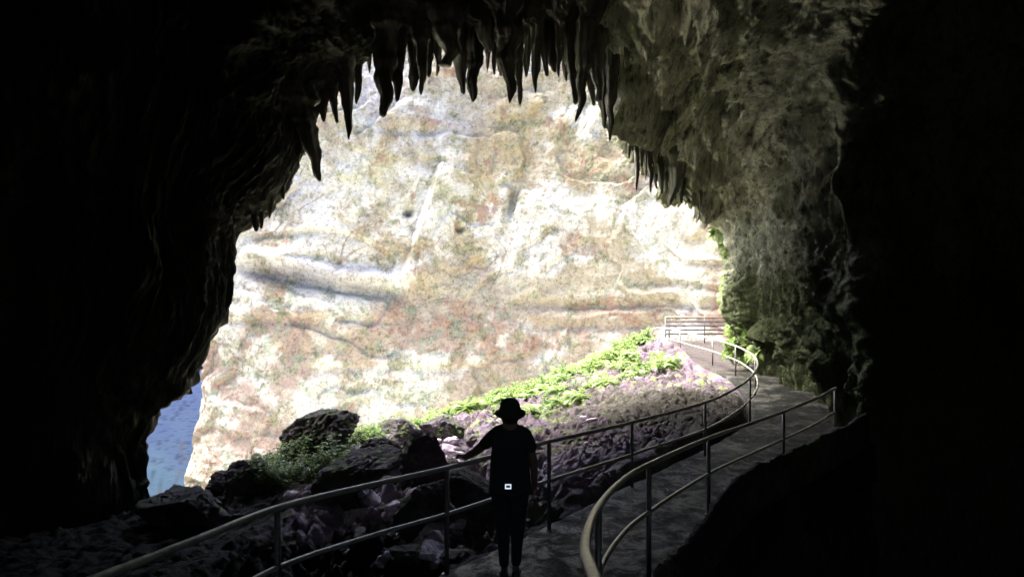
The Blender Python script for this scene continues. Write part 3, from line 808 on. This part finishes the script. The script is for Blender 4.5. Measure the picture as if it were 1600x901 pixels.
boulder(600, 712, 15.2, .42, .4, .3, 29, 'purple-grey rock in the middle of the rubble slope', M_ground, rot=(.1, .3, 1.2), planes=10)
boulder(690, 668, 18.5, .5, .5, .36, 31, 'mossy boulder among ferns on the ridge, left of the hat', rot=(.3, .1, .2))
boulder(296, 793, 13.6, 1.0, .7, .45, 33, 'low black boulder at the bottom left corner of the cave mouth', rot=(0, .1, 2))
boulder(352, 752, 15.5, .36, .35, .30, 35, 'small rock touching the left side of the blocky boulder', rot=(0, .3, 2))
# scattered rubble, each stone its own object
k = 0; tries = 0
while k < 240 and tries < 9000:
    tries += 1
    px = R.uniform(430, 960) if R.random() < .4 else R.gauss(640, 60); py = R.uniform(668, 870)
    if px > 780 and (py < 690 or R.random() < .5): continue
    gy = R.uniform(8.8, 19)
    gx = (px - 800) / F * gy
    if inside(np.array([gx]), np.array([gy]), poly)[0] or dist_poly(np.array([gx]), np.array([gy]), poly)[0] < .15: continue
    gz = float(ground(np.array([gx]), np.array([gy]))[0])
    apy = 450.5 - (gz - H) / gy * F
    if gz < -2.2 or (px < 540 and apy > 780) or apy > 885: continue
    s = R.choice([.06, .09, .12, .16, .2, .27, .33] if px < 720 else [.05, .07, .09, .12, .15])
    V, Fc = rock_shape(500 + k, (s * R.uniform(.9, 1.5), s * R.uniform(.8, 1.2), s * R.uniform(.45, .85)), False, 8)
    o = mesh_obj('rubble_rock', V, Fc, M_rubble if R.random() < .6 else M_bould)
    o.location = (gx, gy, gz + s * .12); o.rotation_euler = (R.uniform(-.4, .4), R.uniform(-.4, .4), R.uniform(0, 6))
    tag(o, 'loose angular rubble stone on the slope between ridge and railing', 'rock', 'rubble stones on the slope beside the path')
    k += 1

# ------------------------------------------------------------------ railings
def rail_points(pts, n=160):
    a = np.array([P(*p) for p in pts]); return crom(a, np.linspace(0, len(a) - 1, n))

def post(root, p, h, r, mat=M_post, name='post', extra=0.0):
    z0 = p[2] - h
    path = np.array([[p[0], p[1], z0], [p[0], p[1], z0 + .5 * h], [p[0], p[1], p[2] + extra]])
    V, Fc = tube(path, r, 10)
    o = mesh_obj(name, np.array(V), Fc, mat, root)
    fl_ = bmesh.new(); bmesh.ops.create_cone(fl_, segments=14, radius1=r * 2.1, radius2=r * 2.1, depth=.012, cap_ends=True,
                                            matrix=Matrix.Translation((p[0], p[1], z0 + .01)))
    me = bpy.data.meshes.new('foot_plate'); fl_.to_mesh(me); fl_.free(); me.materials.append(mat)
    f = bpy.data.objects.new('foot_plate', me); C.objects.link(f); f.parent = o
    return o

TR = .026
left = [(-120, 1010, 3.0), (160, 899, 4.0), (300, 845, 4.75), (440, 791, 5.75), (580, 757, 6.7), (697, 731, 7.4), (775, 711, 8.0), (856, 690, 8.75),
        (985, 660, 10.6), (1100, 629, 12.6), (1150, 606, 14.4), (1175, 587, 16.0), (1184, 569, 18.0), (1178, 556, 20.4), (1166, 548, 22.2),
        (1149, 540, 24.2), (1113, 529, 27.5), (1078, 521, 30.4), (1051, 514.5, 32.8), (1029, 512, 34.6), (1013, 518, 34.0), (1010, 522, 33.4)]
lp = rail_points(left, 420)
rl = empty('railing', (0, 0, 0)); tag(rl, 'long curving tube railing the person rests a hand on, along the rock slope', 'railing')
V, Fc = tube(lp, TR, 12); mesh_obj('top_rail', np.array(V), Fc, M_rail, rl)
lm = lp.copy(); lm[:, 2] -= .46
V, Fc = tube(lm, TR * .8, 10); mesh_obj('mid_rail', np.array(V), Fc, M_rail, rl)
for (px, dd) in ((433, 5.7), (697, 7.4), (856, 8.75), (985, 10.6), (1100, 12.6), (1172, 15.7), (1180, 19.8), (1150, 24.1), (1113, 27.5), (1062, 31.8), (1013, 34.0)):
    i = np.argmin(((800 + lp[:, 0] / lp[:, 1] * F - px) / 40) ** 2 + ((lp[:, 1] - dd) / 1.0) ** 2)
    pz = float(path_z(lp[i, 1]))
    post(rl, lp[i], lp[i, 2] - pz + .02, TR * .95)
rightp = [(1010, 1120, 1.5), (928, 901, 2.45), (915, 862, 3.1), (919, 828, 3.9), (934, 793, 5.0), (966, 756, 6.05), (1011, 727, 7.0), (1108, 684, 9.4), (1180, 659, 11.1),
          (1229, 641, 12.2), (1275, 622, 13.2), (1306, 606, 14.2)]
rp = rail_points(rightp, 300)
rr_ = empty('railing', (0, 0, 0)); tag(rr_, 'railing curling round the near side of the path above the black pit', 'railing')
V, Fc = tube(rp, TR, 14); mesh_obj('top_rail', np.array(V), Fc, M_rail, rr_)
rm = rp.copy(); rm[:, 2] -= .45
V, Fc = tube(rm, TR * .8, 12); mesh_obj('mid_rail', np.array(V), Fc, M_rail, rr_)
for dd in (5.05, 7.05, 9.4, 12.1, 14.15):
    i = np.argmin(np.abs(rp[:, 1] - dd)); pz = float(path_z(rp[i, 1]))
    post(rr_, rp[i], rp[i, 2] - pz + .02, TR * .95, extra=.02 if dd > 14 else 0)
# the straight barrier at the far end of the path
bl = empty('barrier', (0, 0, 0)); tag(bl, 'straight five-bar steel barrier closing the far end of the path', 'barrier')
x0, x1 = (1040 - 800) / F * 38.5, (1153 - 800) / F * 38.5
for j, yy in enumerate((495.5, 502, 508.5, 515, 521.5)):
    z = H - (yy - 450.5) / F * 38.5
    V, Fc = tube(np.array([[x0, 38.5, z], [(x0 + x1) / 2, 38.5, z], [x1 + .3, 38.6, z]]), .042, 8)
    mesh_obj('bar', np.array(V), Fc, M_barrier, bl)
for px in (1040, 1045.5, 1101, 1150):
    x = (px - 800) / F * 38.5
    z = H - (494 - 450.5) / F * 38.5
    post(bl, (x, 38.5, z), z - .0, .032, M_post)

# ------------------------------------------------------------------ plants
def fern_geo(seed, n=9, L=.6, droop=1.0, pairs=13):
    rs = random.Random(seed); V = []; Fc = []
    for k in range(n):
        a = 2 * math.pi * k / n + rs.uniform(-.4, .4); l = L * rs.uniform(.65, 1.15); el = rs.uniform(.5, 1.25)
        dx, dy = math.cos(a), math.sin(a); p = Vector((0, 0, 0)); ang = el
        steps = pairs; prev = None
        for i in range(steps + 1):
            t = i / steps
            c = Vector((dx * math.cos(ang), dy * math.cos(ang), math.sin(ang)))
            side = Vector((-dy, dx, 0)); nrm = side.cross(c)
            wl = l * .30 * math.sin(math.pi * min(1, .12 + t * .88)) ** .8 + .006
            b0 = len(V)
            if i > 0:
                for s in (-1, 1):
                    b = p; tip = p + side * s * wl + c * wl * .35 - nrm * wl * .25 * droop
                    m1 = p + side * s * wl * .5 + c * (l / steps * .62 + wl * .15); m2 = p + side * s * wl * .5 - c * (l / steps * .05)
                    q = len(V); V += [b, m1, tip, m2]; Fc.append((q, q + 1, q + 2, q + 3))
            p = p + c * (l / steps); ang -= droop * 1.9 / steps * rs.uniform(.8, 1.2)
    return np.array([v[:] for v in V]), Fc

def weed_geo(seed, n=6, h=.5):
    rs = random.Random(seed); V = []; Fc = []
    for k in range(n):
        a = rs.uniform(0, 6.28); lean = rs.uniform(.1, .6); hh = h * rs.uniform(.5, 1.1)
        dx, dy = math.cos(a) * lean, math.sin(a) * lean
        pts = [Vector((dx * hh * t ** 1.3, dy * hh * t ** 1.3, hh * t)) for t in (0, .33, .66, 1)]
        for i in range(3):
            q = len(V); w_ = .006
            V += [pts[i] + Vector((w_, 0, 0)), pts[i] - Vector((w_, 0, 0)), pts[i + 1] - Vector((w_, 0, 0)), pts[i + 1] + Vector((w_, 0, 0))]
            Fc.append((q, q + 1, q + 2, q + 3))
        for i in range(7):
            t = rs.uniform(.3, 1); p = pts[0].lerp(pts[3], t); b = rs.uniform(0, 6.28); ll = rs.uniform(.07, .15) * (h / .5)
            c = Vector((math.cos(b), math.sin(b), rs.uniform(-.3, .5))).normalized(); s = c.cross(Vector((0, 0, 1))).normalized()
            q = len(V)
            V += [p, p + c * ll * .35 + s * ll * .3, p + c * ll * .75 + s * ll * .2, p + c * ll - Vector((0, 0, ll * .2)), p + c * ll * .75 - s * ll * .2, p + c * ll * .35 - s * ll * .3]
            Fc.append((q, q + 1, q + 2, q + 3, q + 4, q + 5))
    return np.array([v[:] for v in V]), Fc

ferns = [fern_geo(s, R.choice([8, 9, 10]), .6) for s in range(5)]
weeds = [weed_geo(s + 50) for s in range(5)]
fern_me = []
for g in ferns:
    o = mesh_obj('fern', g[0], g[1], M_leaf, link=False); fern_me.append(o.data); bpy.data.objects.remove(o)
weed_me = []
for g in weeds:
    o = mesh_obj('leafy_weed', g[0], g[1], M_leafd, link=False); weed_me.append(o.data); bpy.data.objects.remove(o)

def put(me, name, x, y, z, s, rot, label, cat, group):
    o = bpy.data.objects.new(name, me); C.objects.link(o)
    o.location = (x, y, z); o.scale = (s, s, s); o.rotation_euler = rot
    return tag(o, label, cat, group)

ridge_w = np.array([P(*a)[:2] for a in ridge_px])
# ground cover: thousands of small leaves and fronds nobody could count
VV, FF, MI, off = [], [], [], 0
def add_cover(g, x, y, z, s, rz, tilt=0.0):
    global off
    mi = 1 if (len(g[1][0]) == 4 and len(g[0]) % 4 and True or R.random() < .25) else 0; g = g[0:2]; MI.extend([mi] * len(g[1]))
    c, s_ = math.cos(rz), math.sin(rz)
    W = g[0] * s; W = np.c_[W[:, 0] * c - W[:, 1] * s_, W[:, 0] * s_ + W[:, 1] * c, W[:, 2]] + [x, y, z]
    VV.append(W); FF.extend([tuple(i + off for i in f) for f in g[1]]); off += len(W)
pts = []
for _ in range(6000):
    t = R.random() * 7.8
    q = crom(ridge_w, np.array([t]))[0]
    back = R.gauss(0, 1)
    wd = 1.3 if t > 1 else .8
    n2 = np.array([.75, -.66])          # towards the camera side
    off_ = (R.triangular(-1.7, .55 + .25 * t if t < 4 else 1.5, -.5) if R.random() < .95 else R.uniform(.6, 3.2) * (t > 1.5)) if t < 6 else R.uniform(-.9, .5)
    x, y = q + n2 * off_ * wd
    pts.append((x, y, t))
for _ in range(420):                    # patch by the boulders and thin greenery on the mound
    px, d_ = R.uniform(385, 560), R.uniform(14.2, 17.5)
    pts.append(((px - 800) / F * d_, d_, 9))
for _ in range(160):
    pts.append((R.uniform(1.0, 4.6), R.uniform(18, 26), 10))
for _ in range(420):                    # behind the barrier and by the foot of the right wall
    pts.append((R.uniform(5.5, 13), R.uniform(39.2, 43), 11))
arr = np.array(pts); gz = ground(arr[:, 0], arr[:, 1])
ok = ~inside(arr[:, 0], arr[:, 1], poly)
nzv = perlin(np.c_[arr[:, 0] * .9, arr[:, 1] * .9, arr[:, 0] * 0])
for (x, y, t), z, k_, nv in zip(pts, gz, ok, nzv):
    if not k_: continue
    if t == 10:
        if nv < .05: continue
        add_cover(weeds[R.randrange(5)], x, y, z + .02, R.uniform(.12, .28), R.uniform(0, 6)); continue
    if t == 9:
        if nv < -.1: continue
        add_cover(weeds[R.randrange(5)], x, y, z + R.uniform(.15, .45), R.uniform(.4, .9), R.uniform(0, 6)); continue
    if nv < -.42 + .2 * R.random(): continue
    far_ = 1.15 if t < 3 else .9
    g = ferns[R.randrange(5)] if R.random() < .55 else weeds[R.randrange(5)]
    add_cover(g, x, y, z - .02, R.uniform(.4, 1.0) * far_ * (1.5 if abs(off_) < 9 and t < 1.6 else 1.15), R.uniform(0, 6))
uc = mesh_obj('undergrowth', np.concatenate(VV), FF, M_leaf, smooth=False)
uc.data.materials.append(M_leafd); uc.data.polygons.foreach_set('material_index', np.array(MI, dtype=np.int32))
tag(uc, 'bright green low undergrowth covering the ridge outside the cave', 'undergrowth', kind='stuff')
# bigger ferns and weeds that stand out of it
for i in range(46):
    t = R.random() * 7.2
    q = crom(ridge_w, np.array([t]))[0] + np.array([.75, -.66]) * R.uniform(-.8, .6)
    z = float(ground(q[0], q[1])[0])
    s = R.uniform(1.0, 1.8) * (1.3 if t < 2.5 else .9)
    put(fern_me[i % 5], 'fern', q[0], q[1], z, s, (R.uniform(-.2, .2), R.uniform(-.2, .2), R.uniform(0, 6)),
        'arching bright green fern standing out of the undergrowth on the ridge', 'fern', 'ferns standing along the ridge')
for i in range(16):
    px, d_ = R.uniform(430, 560), R.uniform(14.6, 17)
    x = (px - 800) / F * d_; z = float(ground(x, d_)[0])
    put(weed_me[i % 5], 'leafy_weed', x, d_, z + .35, R.uniform(.8, 1.3), (0, 0, R.uniform(0, 6)),
        'broad-leaved weed sprouting among the boulders at the left of the ridge', 'weed', 'weeds sprouting among the boulders')
# ferns hanging on the right edge of the mouth
NS = int(np.argmin(np.abs(ts - 4)))
for i in range(80):
    rr0 = R.uniform(22.6, 26.9)
    ti = int(np.argmin(np.abs(tr - rr0))); p = SHELL[ti, NS + R.randint(-10, 22)]
    if R.random() < .25 and rr0 < 24.5: continue
    s = R.uniform(.5, 1.2) * (1.3 if rr0 > 25 else .75)
    put(fern_me[i % 5], 'fern', p[0] - .08, p[1], p[2], s, (R.uniform(-.4, .4), R.uniform(-1.6, -.7), R.uniform(0, 6)),
        'light green fern hanging from the right rim of the cave mouth', 'fern', 'ferns hanging on the right rim')

# ------------------------------------------------------------------ person
PY0 = 7.25; PX0 = (797 - 800) / F * PY0
def skin(name, verts, edges, radii, mat, parent, root=0, sub=2):
    me = bpy.data.meshes.new(name); me.from_pydata(verts, edges, [])
    o = bpy.data.objects.new(name, me); C.objects.link(o)
    o.modifiers.new('s', 'SKIN')
    for i, r in enumerate(radii):
        v = me.skin_vertices[0].data[i]; v.radius = r if isinstance(r, tuple) else (r, r); v.use_root = (i == root)
    o.modifiers['s'].use_smooth_shade = True
    m = o.modifiers.new('u', 'SUBSURF'); m.levels = sub; m.render_levels = sub
    dg = bpy.context.evaluated_depsgraph_get(); ev = o.evaluated_get(dg)
    me2 = bpy.data.meshes.new_from_object(ev)
    o.modifiers.clear(); o.data = me2; me2.name = name; me2.materials.clear(); me2.materials.append(mat)
    if parent: o.parent = parent
    return o
M_skin = plain('skin', (.16, .09, .06), .6)
M_shirt = plain('dark cotton', (.035, .035, .04), .9, 0, .2, .3, 40)
M_trou = plain('dark trousers', (.03, .03, .035), .9, 0, .2, .3, 40)
M_hat = plain('dark canvas hat', (.04, .04, .04), .9, 0, .2, .3, 60)
M_shoe = plain('dark shoes', (.03, .03, .03), .6)
M_hair = plain('dark hair', (.02, .015, .01), .6)
per = empty('person', (PX0, PY0, float(path_z(PY0)))); per.scale = (1.09, 1.03, 1.03)
tag(per, 'person in bucket hat and dark clothes seen from behind, one hand on the railing', 'person')
HZ = 1.055
bv = [(0, 0, .90), (0, 0, 1.05), (0, -.01, 1.22), (0, -.01, 1.38), (0, .0, 1.47), (0, .01, 1.53), (0, .015, 1.60), (0, .01, 1.66),
      (.085, 0, .86), (.065, .03, .47), (.05, 0, .09), (.06, .11, .035),
      (-.085, 0, .86), (-.06, -.02, .47), (-.05, -.03, .09), (-.065, .08, .035),
      (.15, -.01, 1.37), (.215, -.01, 1.12), (.222, .06, .90), (.215, .07, .84),
      (-.15, -.0, 1.37), (-.30, .10, 1.205), (-.415, .28, HZ + .045), (-.435, .34, HZ + .045)]
be = [(0, 1), (1, 2), (2, 3), (3, 4), (4, 5), (5, 6), (6, 7), (0, 8), (8, 9), (9, 10), (10, 11), (0, 12), (12, 13), (13, 14), (14, 15),
      (3, 16), (16, 17), (17, 18), (18, 19), (3, 20), (20, 21), (21, 22), (22, 23)]
br = [(.14, .10), (.12, .09), (.13, .10), (.12, .09), .06, .075, .09, .06, .08, .05, .033, .032, .08, .05, .033, .032,
      .05, .041, .031, .032, .055, .046, .034, .034]
body = skin('body', bv, be, br, M_skin, per)
# fingers: separate short chains rooted in the palm
def hand(palm, dirv, side, curl, mat, parent, thumb_side):
    palm = Vector(palm); dirv = Vector(dirv).normalized(); side = Vector(side).normalized(); dn = Vector(curl).normalized()
    Vs, Es, Rs = [palm - dirv * .045, palm + dirv * .03], [(0, 1)], [(.028, .016), (.036, .014)]
    for k, (o_, l) in enumerate(((-.028, .062), (-.010, .075), (.009, .070), (.027, .055))):
        b = palm + dirv * .035 + side * o_
        pts_ = [b, b + dirv * l * .45 + dn * l * .15, b + dirv * l * .75 + dn * l * .45, b + dirv * l * .85 + dn * l * .8]
        i0 = len(Vs); Vs += pts_; Rs += [.0095, .009, .008, .0065]
        Es += [(1, i0), (i0, i0 + 1), (i0 + 1, i0 + 2), (i0 + 2, i0 + 3)]
    b = palm - dirv * .02 + side * thumb_side * .03
    pts_ = [b, b + side * thumb_side * .02 + dirv * .03 + dn * .012, b + side * thumb_side * .022 + dirv * .052 + dn * .035]
    i0 = len(Vs); Vs += pts_; Rs += [.012, .010, .008]; Es += [(0, i0), (i0, i0 + 1), (i0 + 1, i0 + 2)]
    return skin('hand', [v[:] for v in Vs], Es, Rs, mat, parent, sub=1)
hand((-.445, .365, HZ + .042), (-.35, .6, .02), (.85, .5, 0), (0, .1, -1), M_skin, per, 1)
hand((.212, .072, .815), (-.05, .05, -1), (0, 1, 0), (-1, .1, -.2), M_skin, per, 1)
# shirt
sv = [(0, 0, .86), (0, 0, 1.00), (0, -.01, 1.20), (0, -.01, 1.36), (0, .005, 1.50), (.150, -.01, 1.375), (.20, -.01, 1.20), (-.150, 0, 1.375), (-.255, .05, 1.245)]
se = [(0, 1), (1, 2), (2, 3), (3, 4), (3, 5), (5, 6), (3, 7), (7, 8)]
sr = [(.20, .14), (.195, .13), (.182, .125), (.155, .12), (.085, .075), .064, .066, .066, .064]
skin('shirt', sv, se, sr, M_shirt, per, root=1)
tv = [(0, 0, .95), (.08, 0, .84), (.068, .03, .47), (.052, 0, .12), (-.08, 0, .84), (-.062, -.02, .47), (-.052, -.03, .12)]
te = [(0, 1), (1, 2), (2, 3), (0, 4), (4, 5), (5, 6)]
skin('trousers', tv, te, [(.18, .125), (.108, .11), .066, .046, (.108, .11), .066, .046], M_trou, per)
for s, y_, x_ in ((1, 0, .052), (-1, -.03, -.052)):
    skin('shoe', [(x_, y_ - .045, .045), (x_, y_ + .03, .05), (x_ + s * .012, y_ + .12, .038), (x_ + s * .018, y_ + .18, .03)], [(0, 1), (1, 2), (2, 3)],
         [(.04, .045), (.045, .05), (.046, .036), (.036, .026)], M_shoe, per)
# head details
skin('nose', [(0, .085, 1.575), (0, .112, 1.555)], [(0, 1)], [.012, .014], M_skin, per, sub=1)
for s in (-1, 1):
    skin('ear', [(s * .082, .01, 1.60), (s * .088, .0, 1.57)], [(0, 1)], [(.010, .018), (.010, .016)], M_skin, per, sub=1)
    skin('eye', [(s * .032, .092, 1.592), (s * .032, .097, 1.592)], [(0, 1)], [.011, .008], plain('eye', (.6, .6, .6), .3), per, sub=1)
skin('mouth', [(-.022, .09, 1.522), (0, .098, 1.520), (.022, .09, 1.522)], [(0, 1), (1, 2)], [.006, .008, .006], plain('lips', (.3, .1, .09), .5), per, sub=1)
skin('hair', [(0, -.030, 1.475), (0, -.045, 1.56), (0, -.02, 1.64)], [(0, 1), (1, 2)], [(.080, .055), (.092, .065), (.08, .07)], M_hair, per, sub=2)
# bucket hat: lathe
prof = [(.001, 1.728), (.030, 1.726), (.058, 1.714), (.078, 1.692), (.089, 1.662), (.092, 1.640), (.104, 1.618), (.126, 1.596), (.138, 1.572), (.136, 1.556), (.124, 1.545), (.118, 1.550), (.108, 1.58), (.096, 1.60), (.088, 1.63)]
V = []; Fc = []; ns = 32
for i, (r, z) in enumerate(prof):
    for s in range(ns):
        a = 2 * math.pi * s / ns; wv = 1 + (.03 * math.sin(3 * a + .5) + .02 * math.sin(5 * a)) * (r > .11)
        V.append((r * math.cos(a) * wv, r * math.sin(a) * wv * 1.06 + .005, z + (.008 * math.sin(2 * a + 1) if r > .11 else 0)))
for i in range(len(prof) - 1):
    for s in range(ns):
        s2 = (s + 1) % ns; Fc.append((i * ns + s, i * ns + s2, (i + 1) * ns + s2, (i + 1) * ns + s))
mesh_obj('hat', np.array(V), Fc, M_hat, per)
# small lit device clipped at the waist
def box(name, c, s, mat, parent, bev=.004):
    bm = bmesh.new(); bmesh.ops.create_cube(bm, size=1)
    for v in bm.verts: v.co = Vector((v.co.x * s[0], v.co.y * s[1], v.co.z * s[2]))
    bmesh.ops.bevel(bm, geom=bm.edges[:], offset=bev, segments=2, affect='EDGES')
    me = bpy.data.meshes.new(name); bm.to_mesh(me); bm.free(); me.materials.append(mat)
    o = bpy.data.objects.new(name, me); C.objects.link(o); o.location = c
    if parent: o.parent = parent
    return o
dev = empty('pocket_camera', (PX0 - .018, PY0 - .15, .955))
tag(dev, 'tiny camera with a glowing white screen at the small of the back', 'camera')
box('body', (0, 0, 0), (.078, .028, .06), plain('black plastic', (.02, .02, .02), .5), dev)
def emit(name, c, s):
    m, t, b = new_mat(name); b.inputs['Base Color'].default_value = (*c, 1)
    b.inputs['Emission Color'].default_value = (*c, 1); b.inputs['Emission Strength'].default_value = s
    return m
scn = box('screen', (0, -.0155, 0), (.060, .003, .048), emit('lit screen', (.75, .85, 1), .07), dev, .001)
box('picture', (0, -.0030, .001), (.036, .003, .022), plain('dark screen picture', (.03, .03, .06), .4), scn, .0008)
